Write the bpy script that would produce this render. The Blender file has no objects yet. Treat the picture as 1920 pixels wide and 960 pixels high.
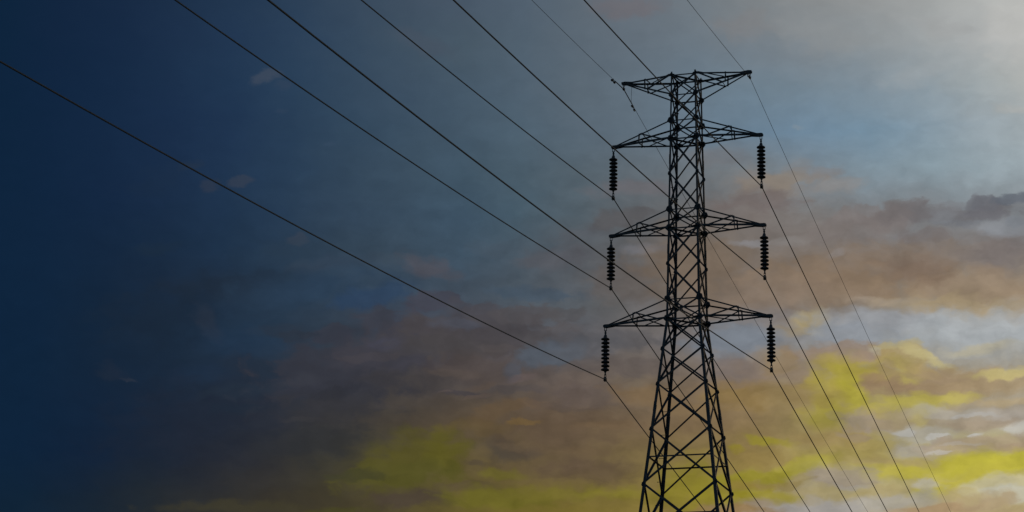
import bpy, bmesh, math, random
from mathutils import Vector, Matrix
random.seed(7)
S = bpy.context.scene
COL = S.collection
R = math.radians

# ------------------------------------------------------------------ camera
cam_d = bpy.data.cameras.new("camera")
cam = bpy.data.objects.new("camera", cam_d); COL.objects.link(cam)
PITCH, ROLL = 0.29830, -0.01544
fw = Vector((0, math.cos(PITCH), math.sin(PITCH)))
rt0 = Vector((1, 0, 0)); up0 = Vector((0, -math.sin(PITCH), math.cos(PITCH)))
c_, s_ = math.cos(ROLL), math.sin(ROLL)
rt = rt0 * c_ - up0 * s_
up = rt0 * s_ + up0 * c_
cam.matrix_world = Matrix(((rt.x, up.x, -fw.x, 0), (rt.y, up.y, -fw.y, 0), (rt.z, up.z, -fw.z, 1.6), (0, 0, 0, 1)))
cam_d.sensor_width = 36; cam_d.sensor_fit = 'HORIZONTAL'
cam_d.lens = 4277.2 / 1920 * 36
cam_d.shift_x = (960 - 1015.28) / 1920
cam_d.shift_y = (427.25 - 480) / 1920
cam_d.clip_start = 0.1; cam_d.clip_end = 20000
S.camera = cam

# ------------------------------------------------------------------ view
S.view_settings.view_transform = 'Standard'
S.view_settings.look = 'None'
S.view_settings.exposure = 0; S.view_settings.gamma = 1
S.view_settings.use_curve_mapping = False

# ------------------------------------------------------------------ sun (low, behind the tower, veiled by cloud)
SUN_AZ, SUN_EL = 24.0, 7.0
sd = bpy.data.lights.new("sun", 'SUN'); sd.energy = 0.15; sd.angle = R(10); sd.color = (1.0, 0.86, 0.7)
sun = bpy.data.objects.new("sun", sd); COL.objects.link(sun)
tosun = Vector((math.sin(R(SUN_AZ)) * math.cos(R(SUN_EL)), math.cos(R(SUN_AZ)) * math.cos(R(SUN_EL)), math.sin(R(SUN_EL))))
sun.rotation_euler = tosun.to_track_quat('Z', 'Y').to_euler()

# ------------------------------------------------------------------ dusk sky
# ROW_*: colours of the sky air by azimuth (columns) and elevation (rows), degrees, linear RGB
# CLOUDS: azimuth*cos, elevation, half width, half height, tilt, colour, density, edge softness
ROW_EL = (9.000, 23.700)
ROW_AZ = (-14.400, 13.200)
SKY_ROWS = [
 [(0.0052,0.0176,0.0369),(0.0059,0.0176,0.0355),(0.0095,0.0185,0.0307),(0.0168,0.0226,0.0273),(0.028,0.0288,0.0268),(0.0416,0.0357,0.0248),(0.0541,0.0444,0.024),(0.0764,0.061,0.0293),(0.119,0.0946,0.0272),(0.1561,0.1223,0.0252),(0.1801,0.1377,0.0294),(0.2062,0.1543,0.0386),(0.241,0.1612,0.0611),(0.2871,0.2301,0.1712),(0.3623,0.3274,0.2809),(0.4048,0.3589,0.2849),(0.4048,0.3195,0.1895),(0.425,0.3314,0.185),(0.4342,0.342,0.1944)],
 [(0.0047,0.0176,0.0407),(0.0053,0.0174,0.039),(0.0083,0.0178,0.034),(0.0149,0.0213,0.0295),(0.0254,0.0269,0.0283),(0.0387,0.0343,0.0261),(0.0529,0.0443,0.025),(0.0776,0.0628,0.0291),(0.1186,0.0941,0.0276),(0.1541,0.1201,0.0263),(0.1783,0.1359,0.0303),(0.2053,0.1536,0.039),(0.2407,0.1615,0.0607),(0.2865,0.2288,0.167),(0.3602,0.3243,0.2736),(0.4035,0.3575,0.2769),(0.407,0.3243,0.1849),(0.4279,0.3375,0.1738),(0.4393,0.3521,0.1788)],
 [(0.0044,0.0176,0.0437),(0.0048,0.0172,0.0435),(0.0064,0.0168,0.0405),(0.0105,0.0185,0.0353),(0.0174,0.0218,0.0336),(0.0272,0.0283,0.0325),(0.0446,0.0415,0.0303),(0.078,0.068,0.029),(0.1067,0.083,0.0334),(0.1218,0.0882,0.0429),(0.1374,0.0969,0.0539),(0.1769,0.1292,0.0518),(0.2293,0.1732,0.0516),(0.2769,0.2025,0.0624),(0.3274,0.2662,0.1027),(0.3825,0.3238,0.1109),(0.4332,0.377,0.095),(0.4615,0.4137,0.0964),(0.4653,0.4209,0.1044)],
 [(0.0044,0.0176,0.0437),(0.0049,0.0176,0.0441),(0.0064,0.0179,0.0428),(0.0093,0.0192,0.0395),(0.0146,0.0222,0.0379),(0.0228,0.0275,0.0389),(0.0385,0.0375,0.0389),(0.0613,0.0505,0.0386),(0.0893,0.0658,0.0414),(0.1071,0.0766,0.0463),(0.1219,0.0844,0.0488),(0.1585,0.1097,0.0636),(0.1956,0.1345,0.0713),(0.2369,0.167,0.0788),(0.2893,0.2266,0.0968),(0.3357,0.2731,0.1372),(0.3546,0.2999,0.2148),(0.3712,0.3262,0.2712),(0.3798,0.3376,0.282)],
 [(0.0044,0.0176,0.0446),(0.005,0.0181,0.0448),(0.0067,0.0189,0.0433),(0.0095,0.0209,0.0426),(0.0136,0.0254,0.0467),(0.0211,0.0316,0.0508),(0.0349,0.0393,0.0517),(0.0523,0.0483,0.0514),(0.0743,0.0629,0.0598),(0.0943,0.0773,0.0697),(0.1215,0.0929,0.0765),(0.1531,0.1197,0.0876),(0.1887,0.136,0.0886),(0.2349,0.1667,0.1031),(0.2818,0.2208,0.1159),(0.3017,0.2407,0.1156),(0.3122,0.2458,0.1387),(0.3492,0.2931,0.1985),(0.3712,0.327,0.2367)],
 [(0.0044,0.0176,0.0452),(0.0052,0.0184,0.046),(0.0069,0.0191,0.0434),(0.0097,0.0218,0.0438),(0.0137,0.0293,0.0561),(0.0194,0.0381,0.0669),(0.0307,0.0433,0.0629),(0.0505,0.0513,0.0682),(0.0668,0.0613,0.0728),(0.085,0.0815,0.0946),(0.0977,0.0975,0.1117),(0.1404,0.1249,0.1207),(0.1756,0.1665,0.1697),(0.2139,0.206,0.2066),(0.2508,0.2541,0.2596),(0.2884,0.3009,0.3076),(0.3284,0.3473,0.3563),(0.3581,0.3757,0.3812),(0.3679,0.3781,0.375)],
 [(0.0044,0.0176,0.0452),(0.0054,0.0187,0.047),(0.0071,0.0198,0.0462),(0.01,0.0224,0.0472),(0.0145,0.0288,0.0549),(0.021,0.0395,0.0682),(0.03,0.0531,0.0862),(0.0403,0.0651,0.1002),(0.053,0.0719,0.0978),(0.0704,0.0901,0.1127),(0.0933,0.1069,0.1219),(0.1252,0.1211,0.1175),(0.1571,0.1279,0.1064),(0.1979,0.155,0.1234),(0.2295,0.1851,0.1438),(0.2373,0.1938,0.1497),(0.2612,0.2116,0.1562),(0.3041,0.241,0.1704),(0.3194,0.2511,0.1778)],
 [(0.0044,0.0176,0.0452),(0.0055,0.0188,0.0477),(0.0072,0.0205,0.05),(0.0098,0.0246,0.0547),(0.0132,0.0311,0.0643),(0.0197,0.0405,0.0736),(0.031,0.0538,0.0828),(0.0411,0.0672,0.0987),(0.0473,0.0786,0.1144),(0.0638,0.0895,0.1164),(0.0891,0.0981,0.1123),(0.1109,0.1071,0.1079),(0.1443,0.1243,0.1108),(0.1745,0.1449,0.1236),(0.1958,0.1629,0.1389),(0.193,0.161,0.1414),(0.1884,0.162,0.1488),(0.1889,0.17,0.163),(0.189,0.1749,0.1718)],
 [(0.0044,0.0176,0.0452),(0.0055,0.0189,0.049),(0.0073,0.0208,0.0535),(0.0101,0.0255,0.0604),(0.0138,0.0334,0.0716),(0.0207,0.044,0.0834),(0.0312,0.057,0.0939),(0.0406,0.071,0.1085),(0.0487,0.0851,0.1262),(0.0605,0.0989,0.1327),(0.0851,0.1135,0.1366),(0.1098,0.1204,0.1313),(0.139,0.1349,0.1356),(0.1811,0.1642,0.1541),(0.1946,0.1916,0.1909),(0.1946,0.2059,0.2176),(0.2006,0.2172,0.2331),(0.2078,0.2264,0.243),(0.2158,0.2361,0.2532)],
 [(0.0044,0.0176,0.0452),(0.0056,0.019,0.0498),(0.0074,0.0216,0.0552),(0.0102,0.0262,0.0636),(0.014,0.0338,0.0756),(0.021,0.0458,0.0877),(0.0323,0.0606,0.0988),(0.0435,0.0751,0.1123),(0.0526,0.0896,0.127),(0.067,0.1042,0.1371),(0.0889,0.122,0.1494),(0.1144,0.1405,0.1637),(0.1438,0.1663,0.1852),(0.1736,0.1971,0.2161),(0.1902,0.236,0.2742),(0.2109,0.28,0.3306),(0.2459,0.3207,0.3668),(0.2985,0.364,0.4003),(0.3358,0.3934,0.4232)],
 [(0.0044,0.0176,0.0452),(0.0057,0.0191,0.0502),(0.0075,0.0222,0.0562),(0.0105,0.0271,0.0663),(0.0143,0.0346,0.0779),(0.0216,0.0473,0.0905),(0.0318,0.0621,0.1037),(0.0427,0.0755,0.1161),(0.0568,0.0924,0.1314),(0.0747,0.1161,0.1565),(0.0973,0.1349,0.1728),(0.1155,0.1557,0.1959),(0.1336,0.1889,0.2447),(0.1406,0.2125,0.2867),(0.1574,0.2415,0.3256),(0.1747,0.2659,0.347),(0.2269,0.3067,0.3702),(0.3126,0.3688,0.404),(0.3657,0.4096,0.4232)],
 [(0.0044,0.0176,0.0452),(0.006,0.0192,0.0505),(0.0078,0.0224,0.0565),(0.0112,0.0286,0.0668),(0.0152,0.0371,0.0805),(0.0234,0.0506,0.095),(0.0345,0.0643,0.1066),(0.0459,0.0772,0.1181),(0.0605,0.0962,0.136),(0.0793,0.1174,0.1578),(0.1023,0.1365,0.1701),(0.118,0.1574,0.1965),(0.1368,0.1887,0.2393),(0.1524,0.2128,0.2668),(0.1793,0.2389,0.2895),(0.209,0.2678,0.3165),(0.2612,0.317,0.3549),(0.3579,0.3935,0.4007),(0.4443,0.4535,0.4324)],
 [(0.0044,0.0177,0.0452),(0.0064,0.0193,0.0501),(0.0084,0.0226,0.0562),(0.0119,0.0289,0.0665),(0.0162,0.0375,0.0804),(0.0242,0.0503,0.0951),(0.036,0.0654,0.1079),(0.0492,0.0801,0.1173),(0.0639,0.0968,0.1305),(0.0815,0.1176,0.156),(0.1032,0.1367,0.1721),(0.1226,0.1574,0.1935),(0.1443,0.1834,0.2207),(0.1701,0.2061,0.2399),(0.2006,0.2335,0.2617),(0.2547,0.2846,0.3026),(0.3284,0.3546,0.3641),(0.414,0.4306,0.4305),(0.492,0.4921,0.4735)],
 [(0.0045,0.0178,0.0455),(0.0065,0.0194,0.0497),(0.0089,0.0228,0.0555),(0.0122,0.0293,0.0646),(0.0168,0.0379,0.0777),(0.025,0.05,0.0915),(0.0377,0.065,0.1047),(0.0515,0.079,0.117),(0.065,0.0943,0.1329),(0.0841,0.1182,0.1582),(0.1076,0.1392,0.1726),(0.1299,0.16,0.1931),(0.1593,0.1902,0.2181),(0.1978,0.2191,0.2343),(0.2397,0.2548,0.2623),(0.2866,0.3003,0.3031),(0.3488,0.3634,0.3614),(0.4316,0.4427,0.4319),(0.4968,0.4968,0.4735)],
 [(0.0046,0.0179,0.0458),(0.0066,0.0196,0.05),(0.009,0.023,0.0559),(0.0124,0.0296,0.0651),(0.0171,0.0383,0.0783),(0.0253,0.0505,0.0921),(0.0382,0.0655,0.1051),(0.0518,0.0792,0.1172),(0.0654,0.0944,0.1337),(0.0847,0.1186,0.1587),(0.1085,0.1398,0.1728),(0.1312,0.1605,0.1932),(0.1616,0.1913,0.218),(0.2012,0.2208,0.2339),(0.2428,0.2563,0.262),(0.2868,0.2999,0.3022),(0.3466,0.3612,0.3593),(0.4288,0.4404,0.43),(0.4968,0.4968,0.4735)],
]
CLOUDS = [
 (-7.103,20.558,0.321,0.134,9.447,0.0648,0.0802,0.1119,0.465,0.5),
 (-6.665,20.398,0.147,0.08,3.27,0.0369,0.0578,0.0976,0.372,0.6),
 (-6.725,19.743,0.134,0.067,3.232,0.0319,0.0545,0.0976,0.372,0.6),
 (-5.339,18.976,0.147,0.067,2.681,0.0395,0.0685,0.117,0.31,0.6),
 (-8.774,18.288,0.241,0.121,23.785,0.0232,0.0369,0.0612,0.372,0.6),
 (-9.44,17.859,0.563,0.348,18.951,0.0116,0.0262,0.0545,0.31,0.7),
 (-8.207,17.821,0.255,0.147,13.536,0.0395,0.0482,0.0723,0.403,0.5),
 (-7.517,17.942,0.295,0.121,21.321,0.0482,0.0578,0.0802,0.434,0.45),
 (-6.053,16.635,0.174,0.147,37.719,0.0513,0.0612,0.0844,0.403,0.5),
 (-5.877,16.256,1.005,0.295,-2.369,0.0252,0.0452,0.0723,0.341,0.7),
 (-5.209,16.006,0.804,0.188,7.41,0.0423,0.0545,0.0762,0.372,0.7),
 (-9.521,16.132,0.603,0.161,11.724,0.013,0.0262,0.0452,0.372,0.7),
 (-2.836,16.052,0.67,0.255,-12.29,0.0844,0.0782,0.0931,0.65,0.5),
 (-3.766,16.182,0.67,0.161,1.992,0.0452,0.0648,0.0887,0.4,0.7),
 (-1.126,16.605,0.67,0.188,1.213,0.0648,0.0887,0.117,0.4,0.7),
 (0.274,16.321,0.737,0.295,5.791,0.0976,0.0976,0.1119,0.6,0.6),
 (0.483,15.521,0.804,0.188,0.74,0.0844,0.0976,0.117,0.4,0.56),
 (-7.66,15.355,1.54,0.321,6.063,0.0137,0.0232,0.0395,0.6,0.7),
 (-9.282,14.428,1.273,0.643,3.395,0.011,0.0212,0.0395,0.5,0.64),
 (-8.176,14.411,0.214,0.455,43.087,0.0252,0.0343,0.0545,0.45,0.64),
 (-10.275,13.09,0.348,0.188,-16.561,0.016,0.0252,0.0452,0.5,0.56),
 (-9.884,12.929,0.161,0.04,-1.688,0.0319,0.0395,0.0578,0.4,0.48),
 (-7.195,13.945,0.938,0.429,2.763,0.016,0.0382,0.0802,0.35,0.64),
 (-8.18,13.167,0.603,0.214,2.919,0.0137,0.0319,0.0685,0.35,0.64),
 (-6.308,14.318,0.603,0.188,2.567,0.0252,0.0343,0.0513,0.5,0.48),
 (-6.91,13.428,0.804,0.188,-7.371,0.0176,0.0273,0.0452,0.4,0.48),
 (-7.873,12.258,2.009,0.804,12.719,0.0152,0.0212,0.0369,0.5,0.72),
 (-5.835,15.338,1.741,0.348,6.535,0.0232,0.0482,0.0887,0.6,0.64),
 (-4.944,15.977,0.804,0.295,2.329,0.0296,0.0561,0.0976,0.4,0.8),
 (-4.125,15.207,0.938,0.241,12.038,0.0232,0.0513,0.107,0.6,0.48),
 (-0.177,15.444,1.206,0.161,-3.072,0.0545,0.0844,0.1221,0.6,0.4),
 (-4.768,13.251,2.009,0.831,10.07,0.0369,0.0382,0.0513,0.75,0.28),
 (-3.233,14.035,1.741,0.616,11.728,0.0497,0.0482,0.0612,0.8,0.24),
 (-1.408,14.377,2.009,0.616,-1.743,0.0666,0.0595,0.0648,0.8,0.24),
 (0.501,14.117,0.938,0.536,0.753,0.0844,0.0802,0.0844,0.5,0.4),
 (-5.106,14.209,0.589,0.241,2.235,0.0369,0.0409,0.0578,0.8,0.24),
 (-4.04,14.676,0.536,0.295,11.981,0.0452,0.0482,0.0648,0.8,0.24),
 (-2.678,15.173,0.616,0.295,6.629,0.0545,0.0561,0.0762,0.85,0.224),
 (-1.91,15.033,0.482,0.214,1.409,0.0612,0.0612,0.0762,0.7,0.24),
 (-1.329,14.98,0.482,0.214,1.247,0.0685,0.0648,0.0762,0.75,0.224),
 (-0.366,14.932,0.804,0.241,0.981,0.0802,0.0742,0.0802,0.75,0.224),
 (0.687,14.975,0.455,0.214,0.69,0.0887,0.0844,0.0887,0.6,0.24),
 (-5.911,14.176,0.455,0.147,2.447,0.0252,0.0343,0.0513,0.7,0.32),
 (-2.005,14.63,0.589,0.188,-2.576,0.0762,0.0844,0.1119,0.6,0.4),
 (-3.795,14.044,0.455,0.161,6.876,0.0513,0.0545,0.0844,0.6,0.4),
 (-4.197,13.604,1.206,0.214,7.952,0.0423,0.0423,0.0545,0.5,0.4),
 (-2.383,14.059,1.607,0.295,1.506,0.0612,0.0561,0.0578,0.6,0.48),
 (-1.454,13.521,1.206,0.402,1.252,0.0844,0.0648,0.0578,0.5,0.56),
 (-3.008,13.108,1.206,0.268,1.625,0.0482,0.0437,0.0452,0.5,0.48),
 (-5.319,12.5,1.607,0.402,8.141,0.0273,0.0307,0.0423,0.5,0.56),
 (0.24,13.953,0.831,0.321,10.822,0.0844,0.107,0.1384,0.7,0.36),
 (-0.735,13.536,0.188,0.241,1.071,0.0685,0.0844,0.1119,0.5,0.48),
 (1.157,14.058,0.804,0.241,5.583,0.1022,0.107,0.1221,0.5,0.48),
 (1.927,17.315,0.777,0.228,12.262,0.0931,0.0887,0.0931,0.75,0.4),
 (1.131,16.934,0.804,0.134,5.521,0.0976,0.1022,0.117,0.4,0.6),
 (2.324,18.12,1.072,0.174,4.103,0.15,0.1384,0.15,0.6,0.6),
 (4.333,18.833,0.804,0.241,-0.607,0.1746,0.1683,0.1746,0.45,0.56),
 (2.528,16.541,0.482,0.121,0.109,0.1559,0.162,0.1878,0.6,0.6),
 (2.199,15.71,0.938,0.455,0.243,0.1221,0.1022,0.0931,0.65,0.6),
 (2.596,15.07,0.536,0.268,0.159,0.162,0.1559,0.162,0.5,0.56),
 (2.008,14.265,0.938,0.268,0.353,0.0887,0.0887,0.0976,0.6,0.48),
 (2.272,13.6,1.005,0.268,0.312,0.107,0.0887,0.0844,0.6,0.48),
 (3.916,16.138,1.206,0.831,-0.282,0.1878,0.1384,0.0976,0.7,0.64),
 (5.658,18.122,0.938,0.295,-5.989,0.2384,0.1946,0.162,0.6,0.56),
 (5.12,17.596,0.938,0.375,-0.766,0.1812,0.15,0.1384,0.5,0.56),
 (7.376,18.058,0.603,0.188,8.453,0.2705,0.2462,0.2307,0.55,0.56),
 (6.393,18.441,0.402,0.295,18.736,0.2384,0.2232,0.2159,0.4,0.64),
 (6.431,16.976,1.206,0.482,-1.119,0.1946,0.1683,0.1559,0.5,0.56),
 (8.007,17.071,1.139,0.348,4.377,0.1878,0.1683,0.162,0.75,0.36),
 (9.124,17.341,0.589,0.268,-2.016,0.162,0.1559,0.162,0.75,0.36),
 (10.549,17.338,0.831,0.348,5.527,0.1559,0.162,0.1812,0.75,0.32),
 (11.651,17.524,0.536,0.214,-2.866,0.1559,0.1559,0.1683,0.6,0.48),
 (11.13,17.352,0.536,0.161,7.337,0.1384,0.1384,0.15,0.7,0.4),
 (9.991,17.269,0.295,0.161,7.718,0.2462,0.2789,0.314,0.6,0.56),
 (11.263,16.886,0.482,0.214,-2.619,0.2542,0.2705,0.2961,0.7,0.56),
 (9.275,16.833,0.536,0.134,-1.985,0.2232,0.2307,0.2462,0.5,0.56),
 (8.371,16.133,2.411,0.509,2.396,0.2159,0.162,0.1195,0.7,0.48),
 (10.702,16.357,0.804,0.241,-2.346,0.2122,0.1845,0.1651,0.6,0.48),
 (11.335,16.225,0.804,0.402,-2.515,0.1946,0.1683,0.162,0.7,0.56),
 (7.188,15.631,1.741,0.509,-5.189,0.2462,0.1746,0.117,0.7,0.56),
 (10.284,15.543,1.875,0.455,-4.076,0.2961,0.2159,0.1441,0.6,0.48),
 (9.272,15.974,0.804,0.321,-1.849,0.1946,0.1329,0.0976,0.5,0.56),
 (5.616,15.323,1.34,0.589,-0.705,0.2384,0.1812,0.1384,0.6,0.64),
 (5.11,16.729,0.455,0.107,-0.687,0.2462,0.2384,0.2462,0.6,0.48),
 (6.097,16.675,0.402,0.107,-0.984,0.2307,0.2159,0.2086,0.5,0.56),
 (7.31,16.412,0.268,0.107,13.677,0.2462,0.2307,0.2307,0.4,0.48),
 (10.262,14.978,1.875,0.268,-3.969,0.3916,0.305,0.1812,0.7,0.48),
 (6.648,14.724,0.455,0.295,24.072,0.3613,0.2874,0.1384,0.75,0.48),
 (6.125,14.519,0.536,0.134,-0.762,0.2961,0.2384,0.1559,0.5,0.48),
 (8.459,14.74,1.607,0.295,-3.427,0.305,0.3231,0.3515,0.75,0.48),
 (10.874,14.404,1.741,0.482,-2.033,0.3813,0.4072,0.4233,0.8,0.48),
 (8.344,15.206,0.804,0.121,-6.463,0.3419,0.2874,0.2307,0.5,0.56),
 (4.755,14.332,0.938,0.455,4.622,0.1812,0.2159,0.2623,0.75,0.48),
 (5.349,14.927,0.804,0.188,-0.592,0.2086,0.2016,0.2086,0.4,0.56),
 (7.546,14.363,1.072,0.295,-1.126,0.2623,0.2874,0.3231,0.7,0.48),
 (4.787,13.6,0.804,0.295,-5.323,0.1683,0.1384,0.1274,0.75,0.4),
 (6.367,13.586,1.34,0.348,-0.722,0.2542,0.1878,0.1384,0.6,0.48),
 (7.277,13.918,1.206,0.295,2.004,0.2874,0.2086,0.15,0.75,0.32),
 (8.814,13.78,0.804,0.321,-7.376,0.402,0.305,0.1274,0.8,0.28),
 (9.39,13.819,0.643,0.121,-21.532,0.491,0.4233,0.2086,0.8,0.4),
 (8.696,14.087,0.536,0.08,6.607,0.4452,0.3813,0.2016,0.7,0.4),
 (8.128,13.981,0.161,0.08,-1.227,0.4233,0.3916,0.305,0.6,0.48),
 (10.73,13.976,0.804,0.107,4.087,0.4564,0.4125,0.2874,0.7,0.56),
 (11.481,13.858,0.536,0.161,-2.089,0.3515,0.3419,0.305,0.5,0.56),
 (8.924,13.211,1.875,0.348,-1.314,0.2789,0.1878,0.1119,0.8,0.4),
 (10.572,13.207,1.474,0.348,-1.727,0.3712,0.2789,0.162,0.7,0.48),
 (11.209,13.383,0.804,0.134,4.078,0.5395,0.4564,0.1878,0.75,0.4),
 (5.852,13.725,0.402,0.295,-0.606,0.3231,0.2307,0.117,0.5,0.56),
 (7.272,13.679,0.804,0.241,-0.964,0.3515,0.2831,0.0704,0.765,0.56),
 (7.29,13.361,0.616,0.348,9.072,0.3712,0.3095,0.0529,0.81,0.56),
 (7.124,12.848,0.616,0.536,-10.82,0.3613,0.3005,0.0595,0.72,0.56),
 (7.637,12.84,0.268,0.616,29.057,0.402,0.3564,0.0437,0.81,0.56),
 (7.114,12.386,0.643,0.429,-0.759,0.3515,0.3005,0.0529,0.72,0.56),
 (8.133,12.305,0.348,0.241,-25.985,0.3916,0.3095,0.0953,0.63,0.56),
 (8.87,13.515,0.455,0.268,-21.349,0.402,0.3231,0.1022,0.7,0.4),
 (8.316,13.369,0.241,0.161,-1.186,0.3813,0.3005,0.0953,0.63,0.56),
 (8.951,13.276,0.268,0.121,-1.332,0.4125,0.3467,0.0953,0.54,0.56),
 (5.838,12.863,1.34,0.348,-0.512,0.2874,0.2016,0.0762,0.5,0.64),
 (4.676,12.87,0.804,0.295,-0.233,0.2542,0.1683,0.0612,0.6,0.56),
 (9.161,12.692,0.938,0.201,3.711,0.4452,0.3864,0.0782,0.81,0.56),
 (10.051,12.802,0.67,0.107,3.477,0.4793,0.4072,0.1046,0.675,0.56),
 (11.303,12.688,0.938,0.134,-1.806,0.4342,0.3325,0.1812,0.6,0.48),
 (7.938,12.176,0.723,0.268,-5.921,0.314,0.2542,0.2016,0.8,0.4),
 (8.888,12.094,0.804,0.188,-1.127,0.3231,0.2542,0.15,0.6,0.48),
 (9.911,12.439,0.804,0.147,-1.424,0.402,0.3712,0.314,0.7,0.48),
 (11.164,12.365,0.67,0.134,-1.707,0.4125,0.3712,0.3231,0.5,0.48),
 (9.235,12.244,0.188,0.214,-1.232,0.4342,0.3712,0.1274,0.5,0.48),
 (10.653,12.119,0.938,0.161,-1.539,0.3515,0.2789,0.1946,0.7,0.4),
 (9.324,11.888,0.804,0.201,-1.192,0.3968,0.3763,0.3185,0.75,0.48),
 (9.122,11.499,0.67,0.161,-1.082,0.4125,0.3813,0.3419,0.7,0.48),
 (9.757,11.657,0.536,0.094,3.751,0.2961,0.2462,0.2159,0.55,0.4),
 (10.517,11.861,0.241,0.067,4.542,0.5271,0.5149,0.491,0.7,0.4),
 (11.458,11.966,0.295,0.161,-1.694,0.5149,0.5029,0.4564,0.75,0.48),
 (10.755,11.555,1.474,0.241,2.548,0.3813,0.2961,0.2086,0.75,0.4),
 (9.685,11.423,0.321,0.054,-1.192,0.5029,0.4678,0.4125,0.7,0.4),
 (7.988,11.649,0.616,0.295,-20.856,0.3712,0.2961,0.0976,0.7,0.4),
 (7.102,11.858,0.804,0.241,-0.688,0.305,0.2159,0.0887,0.6,0.56),
 (7.093,11.463,0.938,0.214,4.365,0.3325,0.2623,0.0802,0.6,0.48),
 (8.734,11.205,1.206,0.161,-4.95,0.3613,0.2789,0.1274,0.6,0.48),
 (8.728,10.995,1.474,0.188,-2.915,0.4564,0.3968,0.0666,0.81,0.56),
 (10.734,11.061,1.54,0.295,5.649,0.5029,0.4508,0.0497,0.855,0.56),
 (9.781,10.612,1.072,0.201,16.932,0.4793,0.4179,0.063,0.81,0.56),
 (7.209,10.936,0.884,0.295,-5.59,0.3419,0.2874,0.2307,0.8,0.4),
 (9.258,10.686,0.321,0.134,-5.974,0.4452,0.4125,0.3325,0.8,0.48),
 (11.087,10.585,1.072,0.241,4.671,0.5149,0.4678,0.2961,0.8,0.4),
 (11.323,10.32,0.67,0.188,-1.321,0.5029,0.491,0.4125,0.7,0.48),
 (8.084,10.533,0.804,0.161,4.288,0.3916,0.314,0.1384,0.6,0.48),
 (8.453,10.228,1.072,0.188,4.262,0.402,0.3712,0.314,0.8,0.4),
 (6.683,10.088,1.072,0.201,-0.377,0.3515,0.3325,0.314,0.8,0.4),
 (10.447,10.105,0.804,0.188,6.894,0.4342,0.3419,0.1946,0.7,0.4),
 (9.448,10.019,0.804,0.121,4.104,0.3916,0.2705,0.15,0.8,0.4),
 (5.565,11.753,0.589,0.107,-6.334,0.305,0.2582,0.0307,0.81,0.56),
 (6.075,11.631,0.268,0.08,-10.433,0.305,0.2502,0.0497,0.45,0.56),
 (4.766,11.558,0.188,0.08,-0.14,0.2705,0.2195,0.0262,0.765,0.56),
 (5.303,11.345,0.804,0.188,-0.236,0.2542,0.1779,0.0595,0.45,0.56),
 (6.322,11.154,0.938,0.161,12.568,0.3613,0.3185,0.0467,0.81,0.56),
 (5.425,10.909,0.804,0.147,8.781,0.2961,0.2582,0.0307,0.81,0.56),
 (4.655,10.66,0.938,0.241,2.961,0.2623,0.227,0.0242,0.765,0.56),
 (5.038,10.66,0.536,0.094,-0.116,0.2789,0.1779,0.0529,0.45,0.56),
 (5.546,10.448,0.804,0.161,-3.196,0.314,0.2664,0.0284,0.81,0.56),
 (4.397,10.397,0.67,0.188,0.034,0.2623,0.2195,0.0203,0.72,0.56),
 (7.071,10.478,0.804,0.134,-5.502,0.3712,0.2961,0.107,0.5,0.48),
 (4.777,10.094,0.804,0.094,-0.013,0.2874,0.1812,0.0723,0.7,0.4),
 (-3.013,11.169,1.273,0.643,19.529,0.0931,0.0823,0.0185,0.855,0.56),
 (-2.245,11.374,0.455,0.482,1.375,0.107,0.0953,0.0168,0.81,0.56),
 (-3.323,10.817,1.273,0.295,4.575,0.0844,0.0782,0.0185,0.855,0.56),
 (-4.413,10.771,0.737,0.121,4.796,0.0452,0.0452,0.0232,0.6,0.48),
 (-2.985,10.258,1.005,0.241,4.477,0.0685,0.0513,0.0369,0.85,0.4),
 (-1.645,10.594,0.804,0.107,1.225,0.0887,0.0648,0.0395,0.6,0.4),
 (-1.465,11.153,0.295,0.08,1.202,0.0762,0.0578,0.0395,0.6,0.4),
 (-0.814,10.901,0.589,0.121,-2.938,0.1441,0.1248,0.0242,0.765,0.56),
 (-0.867,10.305,1.34,0.268,-0.935,0.1384,0.1248,0.0185,0.81,0.56),
 (0.546,10.421,0.938,0.188,-1.211,0.1683,0.1413,0.0262,0.765,0.56),
 (2.025,10.438,0.804,0.161,0.498,0.2086,0.1779,0.0262,0.81,0.56),
 (2.86,10.286,0.67,0.214,0.342,0.2159,0.1714,0.0307,0.54,0.56),
 (3.63,10.659,0.67,0.536,10.167,0.2384,0.2051,0.0222,0.765,0.56),
 (-0.762,11.539,0.589,0.268,-8.942,0.0648,0.0545,0.0452,0.7,0.56),
 (1.184,10.998,1.072,0.268,0.65,0.107,0.0723,0.0482,0.6,0.56),
 (0.525,12.118,1.474,0.589,0.772,0.117,0.0802,0.0545,0.5,0.64),
 (-0.385,12.236,0.429,0.08,-4.021,0.1683,0.107,0.0423,0.7,0.32),
 (-0.067,12.668,0.375,0.094,-7.094,0.1384,0.0931,0.0578,0.6,0.4),
 (-1.039,12.424,0.616,0.188,21.132,0.1221,0.0802,0.0423,0.55,0.48),
 (-1.421,12.083,0.804,0.161,1.214,0.1221,0.0844,0.0395,0.5,0.48),
 (-1.961,12.936,0.616,0.107,-4.637,0.0545,0.0482,0.0545,0.75,0.4),
 (-2.248,12.956,0.214,0.047,6.433,0.1022,0.0802,0.0723,0.6,0.48),
 (-1.594,12.825,0.375,0.054,13.271,0.107,0.0802,0.0648,0.6,0.48),
 (-1.444,13.121,0.348,0.08,13.242,0.0976,0.0723,0.0578,0.6,0.48),
 (-0.469,13.301,0.321,0.121,1.003,0.117,0.0887,0.0844,0.6,0.4),
 (-0.66,13.03,0.804,0.107,1.049,0.0648,0.0578,0.0612,0.5,0.4),
 (1.167,12.924,1.072,0.268,0.608,0.1119,0.0887,0.0844,0.5,0.56),
 (2.664,12.909,0.804,0.201,-4.752,0.2016,0.1329,0.0685,0.7,0.48),
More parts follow.
